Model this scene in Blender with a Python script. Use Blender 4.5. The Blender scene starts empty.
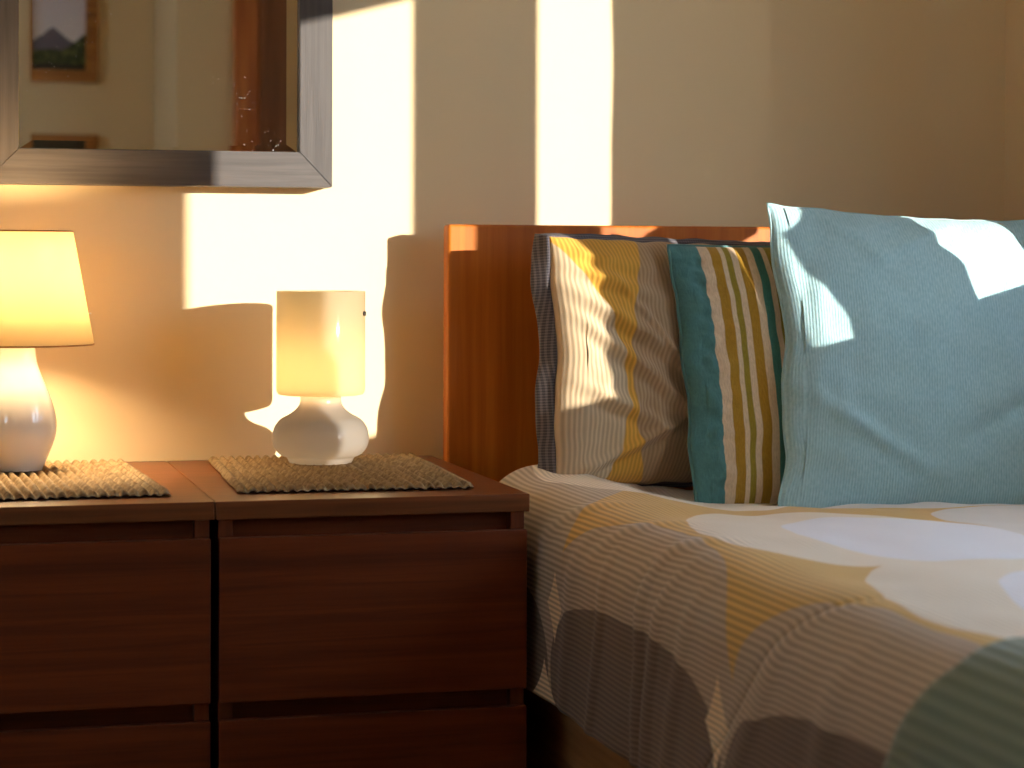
import bpy, bmesh, math, random
from math import sin, cos, pi, sqrt, exp, radians as R
from mathutils import Vector, Matrix, noise

C = bpy.context.scene.collection
random.seed(7)

# ------------------------------------------------------------------ helpers
def lin(c):
    return tuple((v/255/12.92 if v/255 <= .04045 else ((v/255+.055)/1.055)**2.4) for v in c)

class NX:
    """a socket (or number) with arithmetic that writes Math nodes"""
    def __init__(s, nt, v): s.nt, s.v = nt, v
    def _m(s, op, *a):
        n = s.nt.nodes.new('ShaderNodeMath'); n.operation = op
        for i, x in enumerate((s,)+a):
            x = x.v if isinstance(x, NX) else x
            if isinstance(x, (int, float)): n.inputs[i].default_value = x
            else: s.nt.links.new(x, n.inputs[i])
        return NX(s.nt, n.outputs[0])
    def __add__(s, o): return s._m('ADD', o)
    __radd__ = __add__
    def __sub__(s, o): return s._m('SUBTRACT', o)
    def __rsub__(s, o): return NX(s.nt, float(o))._m('SUBTRACT', s)
    def __mul__(s, o): return s._m('MULTIPLY', o)
    __rmul__ = __mul__
    def __truediv__(s, o): return s._m('DIVIDE', o)
    def sin(s): return s._m('SINE')
    def abs(s): return s._m('ABSOLUTE')
    def gt(s, o): return s._m('GREATER_THAN', o)
    def lt(s, o): return s._m('LESS_THAN', o)
    def pow(s, o): return s._m('POWER', o)
    def max(s, o): return s._m('MAXIMUM', o)
    def min(s, o): return s._m('MINIMUM', o)
    def wrap(s, a, b): return s._m('WRAP', b, a)
    def floor(s): return s._m('FLOOR')
    def step(s, e, w):                       # smooth 0..1 around e
        n = s.nt.nodes.new('ShaderNodeMapRange'); n.interpolation_type = 'SMOOTHSTEP'
        s.nt.links.new(s.v, n.inputs[0]); n.inputs[1].default_value = e-w; n.inputs[2].default_value = e+w
        return NX(s.nt, n.outputs[0])

class Mat:
    def __init__(s, name, col=(200,200,200), rough=.6, spec=.5, sheen=0, coat=0, metal=0):
        s.m = bpy.data.materials.new(name); s.m.use_nodes = True
        s.nt = s.m.node_tree; s.b = s.nt.nodes['Principled BSDF']
        s.b.inputs['Base Color'].default_value = (*lin(col), 1)
        s.b.inputs['Roughness'].default_value = rough
        s.b.inputs['Specular IOR Level'].default_value = spec
        s.b.inputs['Metallic'].default_value = metal
        s.b.inputs['Sheen Weight'].default_value = sheen
        s.b.inputs['Coat Weight'].default_value = coat
        s._bump = None
    def n(s, t): return s.nt.nodes.new('ShaderNode'+t)
    def coord(s, which='Object'):
        n = s.n('TexCoord'); q = s.n('SeparateXYZ'); s.nt.links.new(n.outputs[which], q.inputs[0])
        s.vec = n.outputs[which]
        return [NX(s.nt, q.outputs[i]) for i in range(3)]
    def comb(s, x, y, z=0):
        q = s.n('CombineXYZ')
        for i, a in enumerate((x, y, z)):
            if isinstance(a, NX): s.nt.links.new(a.v, q.inputs[i])
            else: q.inputs[i].default_value = a
        return q.outputs[0]
    def noise(s, vec, scale, detail=3, rough=.5, dist=0):
        q = s.n('TexNoise'); s.nt.links.new(vec, q.inputs['Vector'])
        q.inputs['Scale'].default_value = scale; q.inputs['Detail'].default_value = detail
        q.inputs['Roughness'].default_value = rough; q.inputs['Distortion'].default_value = dist
        return NX(s.nt, q.outputs['Fac'])
    def mix(s, f, a, b, mode='MIX'):
        q = s.n('Mix'); q.data_type = 'RGBA'; q.blend_type = mode
        if isinstance(f, NX): s.nt.links.new(f.v, q.inputs[0])
        else: q.inputs[0].default_value = f
        for x, i in ((a, 6), (b, 7)):
            if isinstance(x, tuple): q.inputs[i].default_value = (*lin(x), 1)
            else: s.nt.links.new(x, q.inputs[i])
        return q.outputs[2]
    def scale(s, col, f):                    # colour times a number
        q = s.n('VectorMath'); q.operation = 'SCALE'; s.nt.links.new(col, q.inputs[0])
        s.nt.links.new(f.v, q.inputs['Scale']); return q.outputs[0]
    def color(s, c): s.nt.links.new(c, s.b.inputs['Base Color'])
    def rough(s, f): s.nt.links.new(f.v, s.b.inputs['Roughness'])
    def bump(s, h, strength=.5, dist=.002):
        q = s.n('Bump'); q.inputs['Strength'].default_value = strength; q.inputs['Distance'].default_value = dist
        s.nt.links.new(h.v, q.inputs['Height'])
        if s._bump: s.nt.links.new(s._bump, q.inputs['Normal'])
        s._bump = q.outputs[0]; s.nt.links.new(s._bump, s.b.inputs['Normal'])

def link(name, me, mat, parent=None, smooth=False, **props):
    o = bpy.data.objects.new(name, me); C.objects.link(o)
    if mat: me.materials.append(mat.m if isinstance(mat, Mat) else mat)
    if smooth:
        for p in me.polygons: p.use_smooth = True
    if parent: o.parent = parent
    for k, v in props.items(): o[k] = v
    return o

def thing(name, label, cat, loc=(0,0,0), rot=(0,0,0), group=None):
    o = bpy.data.objects.new(name, None); C.objects.link(o); o.empty_display_size = .05
    o.location = loc; o.rotation_euler = rot; o['label'] = label; o['category'] = cat
    if group: o['group'] = group
    return o

def bm_mesh(bm, name='m'):
    me = bpy.data.meshes.new(name); bm.normal_update(); bm.to_mesh(me); bm.free(); return me

def add_box(bm, x0, x1, y0, y1, z0, z1, bev=0):
    r = bmesh.ops.create_cube(bm, size=1)
    vs = r['verts']
    for v in vs:
        v.co = Vector(((x0+x1)/2+v.co.x*(x1-x0), (y0+y1)/2+v.co.y*(y1-y0), (z0+z1)/2+v.co.z*(z1-z0)))
    if bev:
        es = list({e for v in vs for e in v.link_edges})
        bmesh.ops.bevel(bm, geom=es, offset=bev, segments=3, profile=.5, affect='EDGES')

def boxes(name, mat, lst, parent=None, bev=0, **props):
    bm = bmesh.new()
    for b in lst: add_box(bm, *b, bev=bev)
    return link(name, bm_mesh(bm, name), mat, parent, **props)

def lathe(name, prof, mat, parent=None, seg=72, **props):
    vs, fs = [], []
    n = len(prof)
    for k in range(seg):
        a = 2*pi*k/seg
        for r, z in prof: vs.append((r*cos(a), r*sin(a), z))
    for k in range(seg):
        k2 = (k+1) % seg
        for i in range(n-1): fs.append((k*n+i, k2*n+i, k2*n+i+1, k*n+i+1))
    me = bpy.data.meshes.new(name); me.from_pydata(vs, [], fs)
    bm = bmesh.new(); bm.from_mesh(me); bmesh.ops.remove_doubles(bm, verts=bm.verts, dist=1e-5)
    bmesh.ops.recalc_face_normals(bm, faces=bm.faces); bm.to_mesh(me); bm.free()
    return link(name, me, mat, parent, True, **props)

def spline(pts, n=8):                        # Catmull-Rom through (r, z) points
    out = []
    P = [pts[0]]+list(pts)+[pts[-1]]
    for i in range(1, len(P)-2):
        for k in range(n):
            t = k/n
            out.append(tuple(.5*((2*P[i][j])+(-P[i-1][j]+P[i+1][j])*t+(2*P[i-1][j]-5*P[i][j]+4*P[i+1][j]-P[i+2][j])*t*t
                       +(-P[i-1][j]+3*P[i][j]-3*P[i+1][j]+P[i+2][j])*t**3) for j in range(len(pts[0]))))
    out.append(tuple(pts[-1])); return out

def tube(name, pts, r, mat, parent=None, closed=False, seg=8, **props):
    vs, fs = [], []
    n = len(pts); P = [Vector(p) for p in pts]
    for i in range(n):
        a = P[(i-1) % n] if closed or i else P[0]; b = P[(i+1) % n] if closed or i < n-1 else P[-1]
        t = (b-a).normalized(); s = t.cross(Vector((0, .3, 1))).normalized(); u = s.cross(t)
        for k in range(seg):
            w = 2*pi*k/seg; vs.append(P[i]+s*(r*cos(w))+u*(r*sin(w)))
    for i in range(n if closed else n-1):
        j = (i+1) % n
        for k in range(seg): fs.append((i*seg+k, i*seg+(k+1) % seg, j*seg+(k+1) % seg, j*seg+k))
    if not closed: fs += [tuple(range(seg))[::-1], tuple((n-1)*seg+k for k in range(seg))]
    me = bpy.data.meshes.new(name); me.from_pydata(vs, [], fs)
    return link(name, me, mat, parent, True, **props)

def sheet(name, f, nu, nv, mat, parent=None, uvf=None, thick=0, offset=-1, **props):
    """f(i/nu, j/nv) -> point;  a smooth grid with UVs and optional thickness"""
    vs = [f(i/nu, j/nv) for j in range(nv+1) for i in range(nu+1)]
    fs = [(j*(nu+1)+i, j*(nu+1)+i+1, (j+1)*(nu+1)+i+1, (j+1)*(nu+1)+i) for j in range(nv) for i in range(nu)]
    me = bpy.data.meshes.new(name); me.from_pydata(vs, [], fs)
    uvl = me.uv_layers.new(name='UVMap')
    for lp in me.loops:
        i, j = lp.vertex_index % (nu+1), lp.vertex_index//(nu+1)
        uvl.data[lp.index].uv = uvf(i/nu, j/nv) if uvf else (i/nu, j/nv)
    o = link(name, me, mat, parent, True, **props)
    if thick:
        md = o.modifiers.new('thick', 'SOLIDIFY'); md.thickness = thick; md.offset = offset
    return o

def nz(x, y, z=0): return noise.noise(Vector((x, y, z)))
def gs(x, w): return exp(-(x/w)**2)

# ------------------------------------------------------------------ camera
cam_d = bpy.data.cameras.new('camera'); cam = bpy.data.objects.new('camera', cam_d); C.objects.link(cam)
f_px = 2169.96; yaw, pitch, roll = .262468, -.0142167, .0036687
fw = Vector((sin(yaw)*cos(pitch), cos(yaw)*cos(pitch), sin(pitch)))
rt = Vector((cos(yaw), -sin(yaw), 0)); up = rt.cross(fw)
r2 = rt*cos(roll)+up*sin(roll); u2 = -rt*sin(roll)+up*cos(roll)
M = Matrix((r2, u2, -fw)).transposed().to_4x4(); M.translation = Vector((-.3405, -3.2108, .8465))
cam.matrix_world = M
cam_d.sensor_fit = 'HORIZONTAL'; cam_d.sensor_width = 36; cam_d.lens = f_px/1024*36
cam_d.shift_x = 2.805/1024; cam_d.shift_y = -92.856/1024
cam_d.dof.use_dof = True; cam_d.dof.focus_distance = 2.95; cam_d.dof.aperture_fstop = 5.6
cam_d.clip_start = .05
bpy.context.scene.camera = cam

# ------------------------------------------------------------------ materials
def wood(name, base, dark, light, along='x', rough=.38, spec=.5, scale=1.0, bump=.15, coat=0):
    m = Mat(name, base, rough, spec, coat=coat); x, y, z = m.coord('Object')
    st = {'x': (x*1.2, y*34, z*34), 'y': (x*34, y*1.2, z*34), 'z': (x*34, y*34, z*1.2)}[along]
    v = m.comb(*[a*scale for a in st])
    a = m.noise(v, 2.2, 5, .6, .5); b = m.noise(v, 11, 3, .6)
    c = m.mix(a.step(.5, .22), dark, light); c = m.mix(b.step(.56, .12)*.45, c, base)
    st2 = {'x': (x*.8, y*7, z*7), 'y': (x*7, y*.8, z*7), 'z': (x*7, y*7, z*.8)}[along]
    w = m.noise(m.comb(*st2), 1.3, 2)
    c = m.scale(c, w*.7+.65); m.color(c); m.bump(b, bump, .0006)
    return m

W_plaster = Mat('cream_plaster', (229,206,162), .85, .25); _ = W_plaster.coord('Object')
W_plaster.bump(W_plaster.noise(W_plaster.vec, 60, 4), .08, .002)
ceil_m = Mat('ceiling_paint', (240,232,215), .9, .2)
carpet = Mat('beige_carpet', (150,124,92), .95, .1); _ = carpet.coord('Object')
carpet.bump(carpet.noise(carpet.vec, 400, 2), .6, .004)
white_pt = Mat('white_paint', (235,230,220), .4)
dark_wood = wood('brown_veneer', (92,38,12), (75,30,8), (110,49,18), 'x', .42, .3)
dark_wood_top_sheen = wood('brown_veneer_top_sheen', (106,56,26), (90,46,19), (124,68,34), 'x', .32, .5)  # lighter, browner tone paints in the wall's reflected sheen on the tops
dark_wood_z = wood('brown_veneer_upright', (94,42,17), (78,33,11), (112,54,24), 'z', .42, .3)
head_wood = wood('cherry_veneer', (178,97,24), (162,83,18), (194,112,30), 'z', .45, .25, .6, .1)
frame_wood = wood('espresso_oak', (61,54,48), (53,46,40), (73,66,60), 'x', .5, .45, 1.6, .25)
frame_wood_z = wood('espresso_oak_upright', (61,54,48), (53,46,40), (73,66,60), 'z', .5, .45, 1.6, .25)
pine = wood('orange_pine', (190,112,50), (160,84,32), (210,130,62), 'z', .5, .4, .5)
pine_dk = wood('brown_pine', (140,92,58), (120,76,46), (160,108,72), 'z', .5, .4, .5)
ochre_wood = wood('ochre_frame_wood', (168,110,48), (140,88,34), (190,128,60), 'x', .5)
divan = wood('pale_beech', (176,128,80), (160,112,66), (190,140,90), 'y', .6, .3)
tick = Mat('mattress_ticking', (215,208,196), .9)
black_pl = Mat('black_plastic', (22,20,20), .5)

# mirror glass with a sprinkle of dust
mir = Mat('mirror_silver', (236,232,222), .015, .5, metal=1)
_ = mir.coord('Object')
vo = mir.n('TexVoronoi'); mir.nt.links.new(mir.vec, vo.inputs['Vector']); vo.inputs['Scale'].default_value = 260
d = NX(mir.nt, vo.outputs['Distance'])
mask = d.lt(.11)*mir.noise(mir.vec, 7, 2).gt(.55)
cc = mir.n('SeparateColor'); mir.nt.links.new(vo.outputs['Color'], cc.inputs[0])
mask = mask*NX(mir.nt, cc.outputs[0]).gt(.6)
mir.nt.links.new((1-mask*.6).v, mir.b.inputs['Metallic'])
mir.rough(mask*.5+.012)

# ------------------------------------------------------------------ the setting
WX = 1.358                                   # right wall
def struct(name, mat, lst, bev=0): return boxes(name, mat, lst, None, bev, kind='structure')
struct('floor', carpet, [(-2.3, WX+.16, -4.6, .12, -.1, 0)])
struct('ceiling', ceil_m, [(-2.3, WX+.16, -4.6, .12, 2.35, 2.45)])
struct('wall_back', W_plaster, [(-2.3, WX, 0, .12, 0, 2.35)])
ay0, ay1, az0, az1 = -3.40, -2.55, 1.00, 1.80     # unseen window opening, added in the left wall for fill light
struct('wall_left', W_plaster, [(-2.3, -2.2, -4.6, ay0, 0, 2.35), (-2.3, -2.2, ay1, 0, 0, 2.35), (-2.3, -2.2, ay0, ay1, 0, az0), (-2.3, -2.2, ay0, ay1, az1, 2.35)])
struct('wall_front', W_plaster, [(-2.2, WX, -4.5, -4.4, 0, 2.35)])
wy0, wy1, wz0, wz1 = -2.095, -.586, .862, 1.567
struct('wall_right', W_plaster, [(WX, WX+.14, wy1, .12, 0, 2.35), (WX, WX+.14, -4.6, wy0, 0, 2.35),
                                 (WX, WX+.14, wy0, wy1, 0, wz0), (WX, WX+.14, wy0, wy1, wz1, 2.35)])
struct('wall_alcove', W_plaster, [(.415, WX, -4.4, -3.7, 0, 2.35)])
struct('baseboard_back', white_pt, [(-2.2, WX, -.012, 0, 0, .09)], .003)
# door in the projecting wall, seen only in the mirror
dr = boxes('door_1', pine_dk, [(.672, .87, -3.7, -3.68, 0, 1.98)], None, .004, kind='structure')
boxes('door_frame', pine, [(.592, .670, -3.7, -3.665, 0, 2.07), (.872, .90, -3.7, -3.665, 0, 2.07), (.670, .872, -3.7, -3.665, 1.985, 2.07)], dr, .004)
boxes('door_handle', Mat('brass', (190,150,80), .3, metal=1), [(.70, .715, -3.68, -3.63, .98, .995), (.70, .80, -3.645, -3.63, .98, .995)], dr, .003)

# window in the right-hand wall, where the sun comes in
pane_m = Mat('window_glass'); nt = pane_m.nt
for n in list(nt.nodes):
    if n.type == 'BSDF_PRINCIPLED': nt.nodes.remove(n)
out = [n for n in nt.nodes if n.type == 'OUTPUT_MATERIAL'][0]
tr = nt.nodes.new('ShaderNodeBsdfTransparent'); gl = nt.nodes.new('ShaderNodeBsdfGlossy'); mx = nt.nodes.new('ShaderNodeMixShader')
gl.inputs['Roughness'].default_value = .02; mx.inputs[0].default_value = .06
nt.links.new(tr.outputs[0], mx.inputs[1]); nt.links.new(gl.outputs[0], mx.inputs[2]); nt.links.new(mx.outputs[0], out.inputs[0])
fx0, fx1 = WX+.04, WX+.10
mull0, mull1 = -1.471, -1.272
win = boxes('window_1', white_pt, [(fx0, fx1, wy0, wy1, wz1-.035, wz1), (fx0, fx1, wy0, wy0+.05, wz0, wz1),
            (fx0, fx1, wy0, wy1, wz0-.02, wz0+.012), (fx0, fx1, mull0, mull1, wz0, wz1)], None, .002, kind='structure')
boxes('pane', pane_m, [(WX+.068, WX+.072, wy0, mull0, wz0, wz1)], win)
boxes('pane', pane_m, [(WX+.068, WX+.072, mull1, wy1, wz0, wz1)], win)
boxes('window_sill', white_pt, [(WX-.004, fx0, wy0, wy1, wz0-.03, wz0)], win, .003)

w2 = boxes('fill_window', white_pt, [(-2.27, -2.22, ay0, ay1, az0, az0+.05), (-2.27, -2.22, ay0, ay1, az1-.05, az1), (-2.27, -2.22, ay0, ay0+.05, az0, az1),
            (-2.27, -2.22, ay1-.05, ay1, az0, az1), (-2.27, -2.22, -2.97, -2.93, az0, az1)], None, .002, kind='structure')
boxes('pane', pane_m, [(-2.247, -2.243, ay0, -2.95, az0, az1)], w2)
boxes('pane', pane_m, [(-2.247, -2.243, -2.95, ay1, az0, az1)], w2)

# unseen tied-back curtain at the window, edges shaped to cut the sun patches
sheer = Mat('light_brown_curtain_cloth'); nt = sheer.nt; nt.nodes.remove(sheer.b)
out = [n for n in nt.nodes if n.type == 'OUTPUT_MATERIAL'][0]
tr = nt.nodes.new('ShaderNodeBsdfTransparent'); tl = nt.nodes.new('ShaderNodeBsdfTranslucent'); df = nt.nodes.new('ShaderNodeBsdfDiffuse')
for q in (tl, df): q.inputs[0].default_value = (*lin((128,92,56)), 1)
m1 = nt.nodes.new('ShaderNodeMixShader'); m1.inputs[0].default_value = .85
m2 = nt.nodes.new('ShaderNodeMixShader'); m2.inputs[0].default_value = .985
nt.links.new(tl.outputs[0], m1.inputs[1]); nt.links.new(df.outputs[0], m1.inputs[2])
nt.links.new(tr.outputs[0], m2.inputs[1]); nt.links.new(m1.outputs[0], m2.inputs[2]); nt.links.new(m2.outputs[0], out.inputs[0])
cur = thing('curtain', 'unseen light brown curtain drapes shaping the sun patches, tied back at the window beside the bed', 'curtain', (WX-.03, -.8, 1.64))
def ramp(x, pts):                            # piecewise linear, pts sorted by x
    if x <= pts[0][0]: return pts[0][1]
    for (a, p), (b, q) in zip(pts, pts[1:]):
        if x <= b: return p+(q-p)*(x-a)/(b-a)
    return pts[-1][1]
def gobo_drape(lo, hi):                           # lo, hi: (height, distance along the wall) of the two edges
    def f(a, b):
        z = 1.62-b*1.0
        l, h = ramp(z, lo), ramp(z, hi)
        y = l+(h-l)*a
        return (.006*sin(y*150+.4*sin(b*4))+.003*nz(a*9, b*5), y+.8, z-1.64)
    return f
sheet('gobo_drape', gobo_drape([(.62, -1.00), (.86, -1.030), (1.02, -1.07), (1.075, -.922)], [(.62, -.74), (.91, -.745), (.985, -.79), (1.03, -.70)]), 90, 90, sheer, cur)
sheet('gobo_drape', gobo_drape([(.62, -.56), (.93, -.575), (.985, -.60), (1.03, -.702)], [(.62, -.47), (1.6, -.47)]), 90, 90, sheer, cur)
sheet('gobo_drape', gobo_drape([(.62, -2.36), (1.6, -2.36)], [(.62, -1.815), (.975, -1.822), (1.05, -1.858), (1.6, -1.868)]), 90, 90, sheer, cur)  # left panel added to block a stray sun patch beside the lamp shadow
tube('curtain_rod', [(0.0, y+.8, 0) for y in (-2.42, -1.4, -.44)], .008, white_pt, cur)

# ------------------------------------------------------------------ bedside chests
def chest(label, loc):
    t = thing('bedside_chest', label, 'chest of drawers', loc, group=None)
    w, d, h = .399, .556, .55
    boxes('top', dark_wood_top_sheen, [(.0005, w, -d, 0, h-.0225, h)], t, .0012)
    boxes('side_panel', dark_wood_z, [(.004, .022, -d+.004, -.004, 0, h-.0225)], t, .0008)
    boxes('side_panel', dark_wood_z, [(w-.024, w-.006, -d+.004, -.004, 0, h-.0225)], t, .0008)
    boxes('back_panel', dark_wood_z, [(.022, w-.024, -.012, -.005, .03, h-.0225)], t)
    boxes('rail', dark_wood, [(.022, w-.024, -d+.022, -d+.04, h-.075, h-.0225)], t)
    boxes('rail', dark_wood, [(.022, w-.024, -d+.022, -d+.04, .25, .335)], t)
    boxes('plinth', dark_wood, [(.022, w-.024, -d+.03, -d+.048, 0, .07)], t)
    for z0, z1 in ((.3045, .5058), (.081, .2822)):
        dw = boxes('drawer', dark_wood, [(.0035, w-.006, -d-.0105, -d+.0035, z0, z1)], t, .0012)
        boxes('drawer_box', divan, [(.03, .042, -d+.045, -.03, z0+.02, z1-.045), (w-.044, w-.032, -d+.045, -.03, z0+.02, z1-.045),
                                   (.03, w-.032, -.042, -.03, z0+.02, z1-.045), (.03, w-.032, -d+.045, -.03, z0+.012, z0+.02)], dw)
    return t
chest('dark brown bedside chest of drawers under the white glass lamp, next to the bed', (.001, -.003, 0))
chest('dark brown bedside chest of drawers under the tapered-shade lamp, cut by the picture edge', (-.399, -.003, 0))

# ------------------------------------------------------------------ woven placemats
straw = Mat('seagrass_straw', (138,114,80), .75, .25); x, y, z = straw.coord('Object')
v = straw.comb(x*40, y*30, z*40)
a = straw.noise(v, 3, 3); c = straw.mix(a.step(.5, .2), (116,92,60), (162,138,102))
straw.color(c); straw.bump(straw.noise(v, 9, 3), .3, .0006)
def placemat(label, corners_c, rotz, w=.305, h=.438):
    P, Q = .0127, .0135                      # row pitch across, strand pitch along
    nx, ny = 216, 300
    def f(a, b):
        x, y = (a-.5)*w, (b-.5)*h
        row = math.floor(x/P); fx = x/P-row
        s = 1 if row % 2 else -1
        ph = y/Q+.45*(fx-.5)+.5*(row % 2)
        fy = ph-math.floor(ph)
        hgt = abs(sin(pi*fx))**.8*(.25+.75*abs(sin(pi*fy))**.8)
        e = min((.5-abs(a-.5))*w, (.5-abs(b-.5))*h)
        k = min(1, e/.004)
        wob = .0012*sin(2*pi*y/Q)*(1 if abs(a-.5) > .47 else 0)
        wob2 = .0012*sin(2*pi*x/P)*(1 if abs(b-.5) > .47 else 0)
        return (x+wob+.002*nz(y*14, row), y+wob2+.0015*nz(x*14, 4), .0012+.0078*hgt*(.35+.65*k)+.0006*nz(x*60, y*60))
    t = sheet('placemat', f, nx, ny, straw, None)
    # underside
    md = t.modifiers.new('thick', 'SOLIDIFY'); md.thickness = .0016; md.offset = -1
    t.location = (*corners_c, .5512); t.rotation_euler = (0, 0, rotz)
    t['label'] = label; t['category'] = 'placemat'; t['group'] = 'woven placemats under the lamps'
    return t
placemat('woven seagrass placemat under the white glass lamp', (.2005, -.268), R(-2.4))
placemat('woven seagrass placemat under the tapered-shade lamp', (-.208, -.280), R(2.6))

# ------------------------------------------------------------------ lamps
def shade_mat(name, col, trans, gloss):
    m = Mat(name, col, gloss, .5); nt = m.nt
    t = nt.nodes.new('ShaderNodeBsdfTranslucent'); t.inputs[0].default_value = (*lin(col), 1)
    mx = nt.nodes.new('ShaderNodeMixShader'); mx.inputs[0].default_value = trans
    o = [n for n in nt.nodes if n.type == 'OUTPUT_MATERIAL'][0]
    nt.links.new(m.b.outputs[0], mx.inputs[1]); nt.links.new(t.outputs[0], mx.inputs[2]); nt.links.new(mx.outputs[0], o.inputs[0])
    return m
opal = shade_mat('opal_glass', (238,228,204), .86, .12)
opal_base = shade_mat('opal_glass_base', (186,179,168), .7, .08)
ceram = Mat('cream_glazed_ceramic', (226,218,202), .1, .5, coat=.6)
paper = shade_mat('cream_shade_cloth', (218,202,168), .68, .25)
bulb_m = Mat('warm_bulb', (255,220,160), .4)
bulb_m.b.inputs['Emission Color'].default_value = (1, .62, .26, 1)

def bulb(parent, z, strength, r=.018):
    m = bulb_m.m.copy(); m.node_tree.nodes['Principled BSDF'].inputs['Emission Strength'].default_value = strength
    prof = spline([(.0005, z-.055), (.010, z-.05), (.010, z-.035), (r*.8, z-.015), (r, z), (r*.75, z+.014), (.0005, z+.021)], 4)
    return lathe('bulb', prof, m, parent, 24)

# small white glass lamp
L1 = thing('table_lamp', 'small white glass lamp with a straight cylinder shade, beside the bed', 'lamp', (.2, -.170, .5575))
base = [(.0005, .001), (.040, .001), (.045, .003), (.0485, .009), (.058, .0135), (.0662, .024), (.0683, .037), (.0655, .051), (.057, .0625),
        (.044, .070), (.0345, .0775), (.0295, .086), (.0290, .0965), (.031, .0985)]
lathe('lamp_base', spline(base, 6), opal_base, L1)
sh = [(.030, .0975), (.045, .0975), (.056, .0975), (.0600, .0985), (.0622, .1015), (.0628, .107), (.0628, .16), (.0628, .2435), (.0622, .2445), (.0612, .2440),
      (.0610, .16), (.0610, .108), (.058, .1005), (.040, .0995), (.030, .0995)]
lathe('lamp_shade', sh, opal, L1)
tube('switch', [(.0560, -.0285, .213), (.0585, -.0298, .213)], .0035, black_pl, L1)
bulb(L1, .145, 8.0)
tube('cord', [(.004, .044, .005), (.006, .08, .0045), (.008, .12, .003), (.008, .140, -.001), (.008, .160, -.004)], .0025, white_pt, L1)

# taller ceramic lamp with a tapered shade
L2 = thing('table_lamp', 'taller cream ceramic lamp with a glowing tapered cloth shade, under the mirror', 'lamp', (-.2205, -.184, .5575))
base = [(.0005, .001), (.030, .001), (.0345, .004), (.042, .022), (.0500, .042), (.0528, .060), (.0505, .080), (.0430, .104), (.0335, .126),
        (.0265, .146), (.0238, .166), (.0235, .180), (.012, .183), (.0005, .183)]
lathe('lamp_base', spline(base, 6), ceram, L2)
lathe('lamp_holder', [(.0005, .183), (.012, .183), (.012, .215), (.0005, .215)], white_pt, L2, 24)
shd = [(.1025, .172), (.1028, .172), (.0742, .326), (.0740, .3265), (.0732, .326), (.1018, .172)]
shd = lathe('lamp_shade', shd+[shd[0]], paper, L2)
tube('shade_trim', [(.1024*cos(2*pi*k/64), .1024*sin(2*pi*k/64), .1722) for k in range(64)], .0011, ochre_wood, shd, True)
tube('shade_trim', [(.0739*cos(2*pi*k/64), .0739*sin(2*pi*k/64), .326) for k in range(64)], .0011, ochre_wood, shd, True)
bm = bmesh.new()
for k in range(3):
    a = 2*pi*k/3; bmesh.ops.create_cone(bm, segments=6, radius1=.0012, radius2=.0012, depth=.088,
        matrix=Matrix.Translation((.055*cos(a), .055*sin(a), .214)) @ Matrix.Rotation(a, 4, 'Z') @ Matrix.Rotation(pi/2, 4, 'Y'))
link('shade_spider', bm_mesh(bm), white_pt, shd)
bulb(L2, .255, 20.0, .022)
tube('cord', [(-.003, .034, .005), (-.006, .08, .0045), (-.008, .12, .003), (-.008, .150, -.001), (-.008, .174, -.004)], .0025, white_pt, L2)

def plight(name, loc, e, col, r=.018):
    l = bpy.data.lights.new(name, 'POINT'); l.energy = e; l.color = col; l.shadow_soft_size = r
    o = bpy.data.objects.new(name, l); C.objects.link(o); o.location = loc; return o
plight('glass_lamp_light', (.2, -.170, .5575+.120), .2, (1, .76, .46), .024)
plight('cloth_lamp_light', (-.2205, -.184, .5575+.258), 16, (1, .74, .44), .045)

# ------------------------------------------------------------------ mirror
mx0, mx1, mz0, mz1 = -.2640, .2380, .9528, 1.56
gx0, gx1, gz0, gz1 = -.2135, .1888, 1.0042, 1.508
mi = thing('wall_mirror', 'wall mirror with cut glass edges in a wide dark wooden frame, above the lamps', 'mirror', ((mx0+mx1)/2, 0, mz0))
ox, oz = (mx0+mx1)/2, mz0
def mitre(name, quad, mat):                  # quad: 4 (x, z) corners; the front face with chamfered outer edge
    bm = bmesh.new()
    f = [bm.verts.new((x-ox, -.050, z-oz)) for x, z in quad]; b = [bm.verts.new((x-ox, -.002, z-oz)) for x, z in quad]
    bm.faces.new(f); bm.faces.new(b[::-1])
    for i in range(4): bm.faces.new((f[(i+1) % 4], f[i], b[i], b[(i+1) % 4]))
    bmesh.ops.recalc_face_normals(bm, faces=bm.faces)
    bmesh.ops.bevel(bm, geom=list(bm.edges), offset=.0012, segments=2, affect='EDGES')
    return link(name, bm_mesh(bm), mat, mi)
O = [(mx0, mz0), (mx1, mz0), (mx1, mz1), (mx0, mz1)]; I = [(gx0, gz0), (gx1, gz0), (gx1, gz1), (gx0, gz1)]
for k in range(4):
    mitre('frame_rail' if k % 2 == 0 else 'frame_stile', [O[k], O[(k+1) % 4], I[(k+1) % 4], I[k]], frame_wood if k % 2 == 0 else frame_wood_z)
bm = bmesh.new(); bw = .019
e = [(gx0-.004, gz0-.004), (gx1+.004, gz0-.004), (gx1+.004, gz1+.004), (gx0-.004, gz1+.004)]
q = [(gx0+bw, gz0+bw*.6), (gx1-bw*.95, gz0+bw*.6), (gx1-bw*.95, gz1-bw), (gx0+bw, gz1-bw)]
ev = [bm.verts.new((x-ox, y, z-oz)) for (x, z), y in zip(e, (-.0410, -.0403, -.0403, -.0410))]; qv = [bm.verts.new((x-ox, -.0411, z-oz)) for x, z in q]; bv = [bm.verts.new((x-ox, -.037, z-oz)) for x, z in e]
bm.faces.new(qv)
for k in range(4):
    bm.faces.new((ev[k], ev[(k+1) % 4], qv[(k+1) % 4], qv[k])); bm.faces.new((bv[k], bv[(k+1) % 4], ev[(k+1) % 4], ev[k]))
bm.faces.new(bv[::-1]); bmesh.ops.recalc_face_normals(bm, faces=bm.faces)
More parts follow.
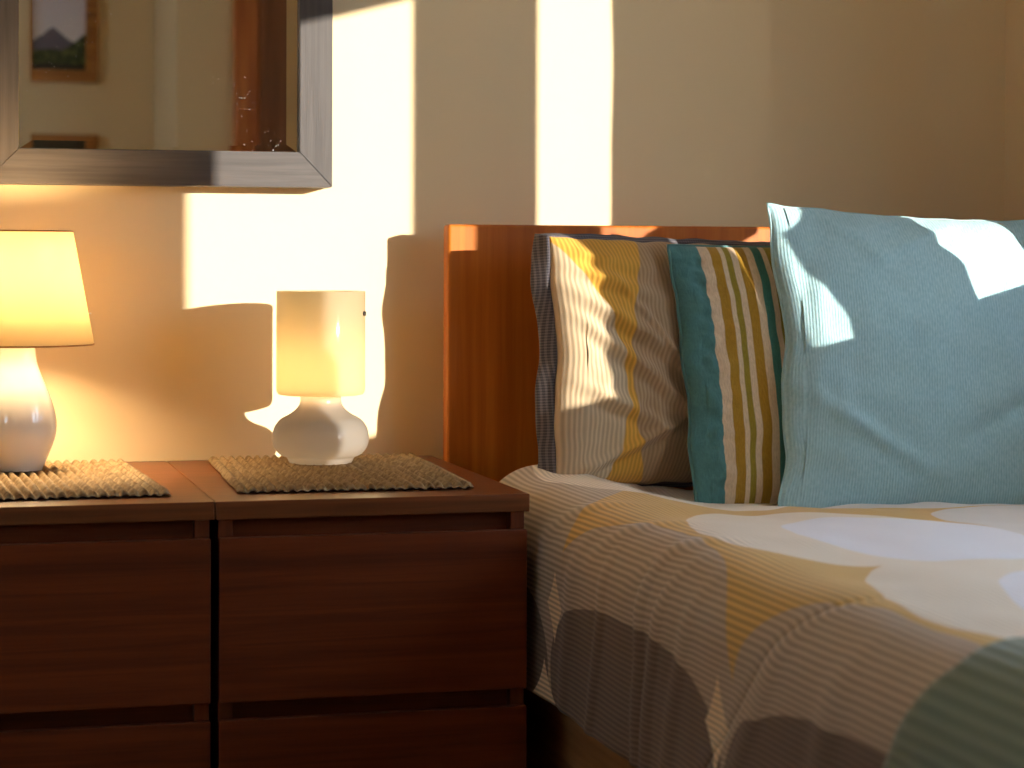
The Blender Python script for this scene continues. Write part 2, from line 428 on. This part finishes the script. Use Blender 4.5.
link('glass', bm_mesh(bm), mir, mi)

# ------------------------------------------------------------------ pictures on the far wall (seen in the mirror)
land = Mat('mountain_print', (150,150,160), .5); x, y, z = land.coord('Object')
n1 = land.noise(land.comb(x*1.0, 0, 0), 16, 4); n2 = land.noise(land.comb(x*1.0, 3, 0), 9, 3); n3 = land.noise(land.vec, 40, 4)
peak = .150+(n1-.5)*.04-(x+.02).abs()*.75
fore = .072+(n2-.5)*.03+(x-.01).max(0)*.75
c = land.mix(z.step(.25, .16), (226,222,226), (198,188,210))
c = land.mix(z.lt(peak.max(.055)), c, (98,96,114))
g = land.mix(n3.step(.52, .1), (44,60,26), (96,106,58)); g = land.mix(z.lt(.025), g, (40,38,34))
c = land.mix(z.lt(fore), c, g); land.color(c)
dim = Mat('dark_print', (58,50,30), .4)
def picture(label, z0, z1, print_m):
    t = thing('framed_picture', label, 'picture', (.094, -4.4, z0))
    w, h, b = .262, z1-z0, .042
    boxes('frame', ochre_wood, [(-w/2, w/2, .001, .022, 0, b), (-w/2, w/2, .001, .022, h-b, h), (-w/2, -w/2+b, .001, .022, b, h-b), (w/2-b, w/2, .001, .022, b, h-b)], t, .002)
    o = boxes('print', print_m, [(-w/2+b-.004, w/2-b+.004, .003, .008, 0, h-2*b+.008)], t)
    o.location = (0, 0, b-.004)
picture('mountain landscape print in an ochre frame reflected in the mirror', 1.445, 1.86, land)
picture('lower ochre-framed dark picture, only its top edge showing in the mirror', .86, 1.268, dim)

# ------------------------------------------------------------------ bed
bed = thing('bed', 'single bed with a reddish cherry wood headboard against the wall', 'bed', (.88, -1.05, 0))
def bb(name, mat, lst, bev=0): return boxes(name, mat, [(a-.88, b-.88, c+1.05, d+1.05, e, f) for a, b, c, d, e, f in lst], bed, bev)
bb('headboard', head_wood, [(.401, 1.35, -.103, -.072, .06, .8992)], .0045)
bb('base', divan, [(.463, 1.34, -2.05, -.104, .05, .30)], .006)
bb('mattress', tick, [(.475, 1.345, -2.06, -.105, .30, .455)], .02)
for xx in (.50, 1.28):
    for yy in (-.2, -1.95): bb('leg', black_pl, [(xx-.025, xx+.025, yy-.025, yy+.025, 0, .05)])

# duvet: u = unrolled distance across, v = distance from the back wall
XB, ZT, RB = .428, .530, .072                # side plane, top height, bend radius
def duvet_pt(u, v, lift=0):
    us = XB+RB                               # start of the bend
    arc = RB*pi/2
    if u >= us: x, z, nx_, nz_ = u, ZT, 0., 1.
    elif u > us-arc:
        th = (us-u)/RB; x, z = us-RB*sin(th), ZT-RB+RB*cos(th); nx_, nz_ = -sin(th), cos(th)
    else: x, z, nx_, nz_ = XB, ZT-RB-(us-arc-u), -1., 0.
    top = max(0, min(1, (u-.42)/.12)); side = 1-max(0, min(1, (u-.38)/.13))
    # puffiness and wrinkles
    d = .010*nz(u*5, v*3.2, 1)*top+.004*nz(u*14, v*9, 2)*top
    d += .004*nz(v*3.5, u*1.5, 5)*side+.0015*nz(v*15, u*3, 6)*side
    sink = gs(v-.36, .30)*max(0, min(1, (u-.55)/.1)); d -= .040*sink
    for v0, sl, am, w in ((.70, .25, .003, .02), (.82, .2, .003, .012), (.965, .10, .006, .010), (1.02, .3, .004, .012), (1.10, .4, .003, .016), (1.33, .8, .003, .016), (1.48, .5, .004, .024)):
        d += am*gs(v-v0-sl*(u-.38)-.01*nz(u*12, v0*9), w)*max(0, min(1, (.47-u)/.08))
    d -= .003*gs(v-1.345-1.1*(u-.42), .006)*max(0, min(1, (.50-u)/.05))
    for v0, am in ((.60, .004), (.80, .004), (.97, .004)):
        d += am*gs(v-v0-1.2*(u-.45), .026)*max(0, 1-abs(u-.46)/.08)**1.5
    hem = max(0, min(1, (.30-u)/.09)); d += .002*hem+.005*sin(v*17)*hem
    # rolled top edge by the pillow
    d += .022*gs(v-.235-.10*(u-.5), .045)*max(0, 1-abs(u-.56)/.16)
    head = max(0, min(1, (.245-v)/.05)); d -= .016*head
    d += lift
    return Vector((x+nx_*d, -v, z+nz_*d))
U0, U1, V0, V1 = .222, 1.30, .185, 2.06

fab = Mat('printed_duvet_cotton', (200,180,150), .85, .2, sheen=.15)
uvn = fab.coord('UV'); u, v = uvn[0], uvn[1]
def ell(u, v, cu, b, cv, a):
    k = (v-cv).wrap(-.31, .31)
    return (k/a).abs().pow(2.5)+((u-cu)/b).abs().pow(2.3)
wv = (fab.noise(fab.comb(u, v), 6, 2)-.5)*.02
uu = u+wv
col = fab.mix(u.gt(.365), (190,164,126), (207,167,96))
F = ell(uu, v, .335, .143, .935, .314).step(1.0, .012); col = fab.mix(1-F, col, (184,162,136)); Gd = (((v-.30)/.375)*((v-.30)/.375)+((uu-.30)/.30)*((uu-.30)/.30)).step(1.0, .012).max((uu-.351-(v-.59)*.48).lt(0)); col = fab.mix(1-Gd, col, (186,166,140))

def dia(cu, hu, cv, hv): return (((uu-cu)/hu).abs().pow(.8)+((v-cv)/hv).abs().pow(.8)).step(1.0, .02)
E_ = ell(uu, v, .262, .112, .915, .305).step(1.0, .012); col = fab.mix(1-E_, col, (118,98,82))

for q_ in ((.345, .044, .632, .034), (.225, .050, .585, .045), (.315, .055, 1.205, .034)): col = fab.mix(1-dia(*q_), col, (230,204,164))

def ell1(cu, b, cv, a): return (((v-cv)/a)*((v-cv)/a)+((uu-cu)/b)*((uu-cu)/b)).step(1.0, .012)
A_ = ell1(.650, .165, .985, .275)*ell1(.650, .165, 1.505, .30)*ell1(.650, .165, .33, .30); col = fab.mix(1-A_, col, (226,211,188))
A2 = ell1(.705, .125, 1.03, .225)*ell1(.70, .125, 1.58, .25); col = fab.mix(1-A2, col, (226,223,224))
H_ = ell(uu, v, 1.0, .172, .96, .300).step(1.0, .012); col = fab.mix(1-H_, col, (214,206,196))
rib = (u*(2*pi/.0064)).sin()*.5+.5
wgt = u.step(.50, .09)                        # the ribbing is printed bolder on the dark circles
col = fab.scale(col, (rib*(.62-wgt*.50)+(.68+wgt*.27)))
fab.color(col); fab.bump(rib, .35, .0012); fab.bump(fab.noise(fab.comb(u, v), 900, 2), .15, .0005)

NU, NV = 240, 420
duv = sheet('duvet', lambda a, b: duvet_pt(U0+(U1-U0)*a, V0+(V1-V0)*b), NU, NV, fab,
            uvf=lambda a, b: (U0+(U1-U0)*a, V0+(V1-V0)*b), thick=.016, offset=-1,
            label='duvet printed with cream, yellow and taupe circles spread over the bed', category='duvet')

# sage throw across the foot of the bed
sage = Mat('sage_ribbed_cloth', (118,130,104), .9, .15, sheen=.3); q = sage.coord('UV'); u, v = q[0], q[1]
rb = (u*(2*pi/.010)).sin()*.5+.5
c = sage.mix(rb, (104,116,96), (126,138,116)); sage.color(c); sage.bump(rb, .5, .002)
TV0, TU0, TU1 = 1.665, .17, 1.30
thr = thing('throw', 'sage green ribbed throw across the foot of the bed, lower right corner', 'throw', (.6, -1.9, .5))
off = Vector((.6, -1.9, .5))
def thr_v(u): return TV0+.008*sin(u*9)+max(-.09, min(0, (u-.45)*.8))
def thr_f(a, b):
    u = TU0+(TU1-TU0)*a; v = thr_v(u)+(2.09-TV0)*b
    e = min(1, b/.03)
    return duvet_pt(u, v, .006+.012*sqrt(max(0, 1-(1-e)**2)))-off
sheet('cloth', thr_f, 180, 90, sage, thr, uvf=lambda a, b: (TU0+(TU1-TU0)*a, b*.5), thick=.006, offset=-1)
hemm = Mat('pale_sage_binding', (196,196,170), .9, sheen=.3)
tube('edge_binding', [duvet_pt(TU0+(TU1-TU0)*k/160, thr_v(TU0+(TU1-TU0)*k/160)-.002, .012)-off for k in range(161)], .005, hemm, thr)

# ------------------------------------------------------------------ pillows
def cushion(name, w, h, t, mat, parent, wr=None, k=.05, kx=None, nu=110, nv=100, p=2.4, q=.5, edge=None):
    """closed puffed cushion, local x across, z up, front is -y; UV in metres from the lower left corner"""
    vs, uvs, fs = [], [], []
    def pt(u, v, side):
        x = w/2*u*(1-(kx or k)*(1-v*v)*abs(u)); z = h/2*v*(1-k*(1-u*u)*abs(v))
        if edge: dx, dz = edge(u, v); x += dx; z += dz
        T = t/2*(max(0, 1-abs(u)**p)*max(0, 1-abs(v)**p))**q
        y = side*T
        if wr and side < 0: y -= wr(u, v)*min(1, 6*(1-max(abs(u), abs(v))))
        return (x, y, z)
    idx = {}
    for s in (-1, 1):
        for j in range(nv+1):
            for i in range(nu+1):
                bd = i in (0, nu) or j in (0, nv)
                if s == 1 and bd: idx[s, i, j] = idx[-1, i, j]; continue
                # denser towards the rim
                u = sin((2*i/nu-1)*pi/2)*.55+(2*i/nu-1)*.45; v = sin((2*j/nv-1)*pi/2)*.55+(2*j/nv-1)*.45
                idx[s, i, j] = len(vs); vs.append(pt(u, v, s)); uvs.append(((u+1)/2*w, (v+1)/2*h))
    for s in (-1, 1):
        for j in range(nv):
            for i in range(nu):
                f = (idx[s, i, j], idx[s, i+1, j], idx[s, i+1, j+1], idx[s, i, j+1]); fs.append(f if s == -1 else f[::-1])
    me = bpy.data.meshes.new(name); me.from_pydata(vs, [], fs)
    ul = me.uv_layers.new(name='UVMap')
    for lp in me.loops: ul.data[lp.index].uv = uvs[lp.vertex_index]
    o = link(name, me, mat, parent, True)
    def rim(m):                              # boundary points, counter-clockwise from lower left
        out = []
        for a in range(m): out.append(pt(-1+2*a/m, -1, -1))
        for a in range(m): out.append(pt(1, -1+2*a/m, -1))
        for a in range(m): out.append(pt(1-2*a/m, 1, -1))
        for a in range(m): out.append(pt(-1, 1-2*a/m, -1))
        return out
    return o, rim

# taupe pillow with the duvet's print and a checked grey border
gp = Mat('printed_pillow_cotton', (170,150,125), .85, .2, sheen=.1); q = gp.coord('UV'); x, z = q[0], q[1]
wob = (gp.noise(gp.comb(x, z), 9, 2)-.5)*.012
def disc(cx, cz, r): return ((x+wob-cx)*(x+wob-cx)+(z-cz)*(z-cz))._m('SQRT').step(r, .0015)
col = gp.mix(1-disc(-.252, .12, .34), (206,153,62), (192,168,134))
col = gp.mix(1-disc(.497, .175, .402), col, (168,137,102))
rb = (x*(2*pi/.0062)).sin()*.5+.5
col = gp.scale(col, rb*.34+.83); gp.color(col); gp.bump(rb, .4, .001)
ck = Mat('grey_checked_cotton', (110,100,98), .9); q = ck.coord('Object'); x, y, z = q
cx_ = (x*(2*pi/.0040)).sin().gt(.2); cz_ = (z*(2*pi/.0040)).sin().gt(.2)
ck.color(ck.mix(cx_*.5+cz_*.5, (66,61,66), (120,113,114)))
pil = thing('pillow', 'taupe and mustard printed pillow with a checked grey border, against the headboard', 'pillow', (.806, -.200, .697), (R(-5), R(1.2), R(14)))
def gw(u, v):
    d = 0
    # diagonal creases gathered near the left end
    for a0, b0, sl, am, w, ln in ((-.78, .66, -.45, .009, .05, .30), (-.70, .30, -.75, .012, .06, .33), (-.66, -.02, -.95, .011, .055, .33), (-.72, -.36, -.6, .010, .05, .3), (-.72, -.72, .6, .010, .04, .4), (-.88, .88, -.3, .006, .05, .25), (-.5, .12, -1.6, .007, .035, .2)):
        du, dv = u-a0, v-b0
        s = (dv-sl*du*1.4); al = du
        d += am*gs(s, w*1.25)*gs(al, ln)
        d -= am*.3*gs(s+w*2.1, w)*gs(al, ln)
    d += .005*nz(u*3, v*4, 3)+.0015*nz(u*9, v*8, 8)
    d += .006*nz(u*8+3, v*7-u*5, 14)*gs(u+.7, .35)
    return d
pw, ph = .61, .356
def gedge(u, v): return (.004*nz(v*3.2, 9, u*.01)+.003*sin(v*6+1))*(1 if abs(u) > .9 else 0), .003*nz(u*9, 3)
body, rim = cushion('pillow_case', pw, ph, .15, gp, pil, gw, .025, None, 190, 130, q=.44, edge=gedge)
rp = rim(60)
n = len(rp)
def border_f(a, b):
    i = int(round(a*n)) % n; x, y, z = rp[i]
    cx, cz = x/(pw/2), z/(ph/2)
    m = max(abs(cx), abs(cz)); ox_ = (1 if cx > 0 else -1)*max(0, abs(cx)-.80)/.20; oz_ = (1 if cz > 0 else -1)*max(0, abs(cz)-.80)/.20
    l = sqrt(ox_*ox_+oz_*oz_) or 1; kx, kz = ox_/max(l, .6), oz_/max(l, .6)
    wdt = .012*b
    return (x+kx*wdt*(1 if x < 0 else .6)+.002*b*sin(z*40)*abs(kx), y+(.032 if x < 0 else .004)*b*abs(kx)+.004*b*sin(x*30)+.008*b*abs(kz), z+kz*wdt*(.6 if z > 0 else .5))
sheet('border', border_f, n, 5, ck, pil, thick=.003, offset=0)

# striped cushion
sp = Mat('striped_cushion_cloth', (200,180,140), .85, .2, sheen=.2); q = sp.coord('UV'); x, z = q[0], q[1]
xw = x+(sp.noise(sp.comb(x, z), 12, 2)-.5)*.004
TEAL, CREAM, MUST, OLIV, GRN = (78,122,118), (212,184,148), (164,122,34), (146,126,40), (66,120,104)
stripes = [(.040, CREAM), (.055, MUST), (.070, CREAM), (.077, OLIV), (.086, CREAM), (.0955, MUST), (.110, CREAM), (.1215, GRN), (.1345, CREAM), (.1425, OLIV),
           (.166, CREAM), (.178, MUST), (.195, CREAM), (.205, OLIV), (.217, CREAM), (.232, GRN), (.248, CREAM), (.262, MUST), (.280, CREAM), (.292, OLIV), (.305, CREAM), (.320, MUST), (.336, CREAM), (.352, TEAL)]
col = sp.mix(0.0, TEAL, TEAL)
for p_, c_ in stripes: col = sp.mix(xw.step(p_, .0008), col, c_)
nn = sp.noise(sp.comb(x*1.0, z*.25), 500, 2); col = sp.scale(col, nn*.5+.75)
sp.color(col); sp.bump(nn, .5, .0015); sp.bump(sp.noise(sp.comb(x, z), 130, 3), .35, .003)
teal = Mat('teal_towelling', TEAL, .85, .3, sheen=.4)
stc = thing('cushion', 'cushion with mustard, olive and cream stripes and a teal edge, between pillow and blue cushion', 'cushion', (.880, -.312, .684), (R(-12), R(-1.2), R(4)))
def sw(u, v): return .005*nz(u*3, v*5, 4)+.009*nz(u*9, v*9, 9)*gs(u+.86, .16)+.004*nz(u*14, v*22, 2)*gs(u+.86, .14)
def sedge(u, v): return ((.0035*nz(v*5, 2, u*.01)-.002*sin(v*9))*(1 if abs(u) > .9 else 0), 0)
body, rim = cushion('cushion_cover', .388, .386, .095, sp, stc, sw, .03, None, 150, 110, edge=sedge)
tube('piping', rim(50), .0026, teal, stc, True)

# blue cushion
bl = Mat('pale_blue_ribbed_cloth', (150,190,196), .85, .2, sheen=.2); q = bl.coord('UV'); x, z = q[0], q[1]
rb = (x*(2*pi/.0042)).sin()*.5+.5
nn = bl.noise(bl.comb(x*3, z), 120, 3)
col = bl.mix(nn.step(.5, .3), (150,187,191), (173,205,207)); bl.color(bl.scale(col, rb*.12+.94))
bl.bump(rb, .3, .0009); bl.bump(nn, .25, .0012)
blc = thing('cushion', 'large plain pale blue cushion in front of the striped one', 'cushion', (1.030, -.380, .697), (R(-13), R(2.5), R(0)))
def bw_(u, v):
    d = .008*nz(u*2.2, v*2.2, 12)+.003*nz(u*6, v*6, 2)
    d += .008*gs(v-.55*u-.85, .07)*gs(u-.1, .5)+.007*gs(v+.9*u-.35, .09)*gs(u+.55, .4)-.008*gs(v-.5*u+.55, .06)*gs(u-.5, .4)+.007*gs(v+.6*u+.75, .06)*gs(u+.5, .4)+.006*nz(u*7, v*3, 5)*gs(u+.85, .2)
    return d
def bedge(u, v): return ((.008*nz(v*3.5, 7, u*.01)+.004*sin(v*8))*(1 if abs(u) > .9 else 0), .004*nz(u*4, 11)*(1 if abs(v) > .9 else 0))
body, rim = cushion('cushion_cover', .46, .455, .12, bl, blc, bw_, .045, .085, 130, 120, edge=bedge)
tube('seam', rim(50), .0022, bl, blc, True)

# ------------------------------------------------------------------ sun, sky
sd = bpy.data.lights.new('sun', 'SUN'); sun = bpy.data.objects.new('sun', sd); C.objects.link(sun)
sd.energy = 9.5; sd.angle = R(.4); sd.color = (1, .93, .84)
dirv = Vector((-.70, 1, -.188)).normalized()
sun.rotation_euler = dirv.to_track_quat('-Z', 'Y').to_euler(); sun.location = (3, -3, 2)
w = bpy.data.worlds.new('sky'); bpy.context.scene.world = w; w.use_nodes = True
bg = w.node_tree.nodes['Background']; bg.inputs[0].default_value = (.60, .76, 1, 1); bg.inputs[1].default_value = 8.2

sc = bpy.context.scene
sc.view_settings.view_transform = 'Standard'; sc.view_settings.look = 'None'; sc.view_settings.gamma = 1
sc.view_settings.use_curve_mapping = False; sc.view_settings.exposure = 0.30
sc.cycles.max_bounces = 14; sc.cycles.diffuse_bounces = 8; sc.cycles.transparent_max_bounces = 12
sc.cycles.caustics_reflective = False; sc.cycles.caustics_refractive = False
sc.cycles.sample_clamp_indirect = 6
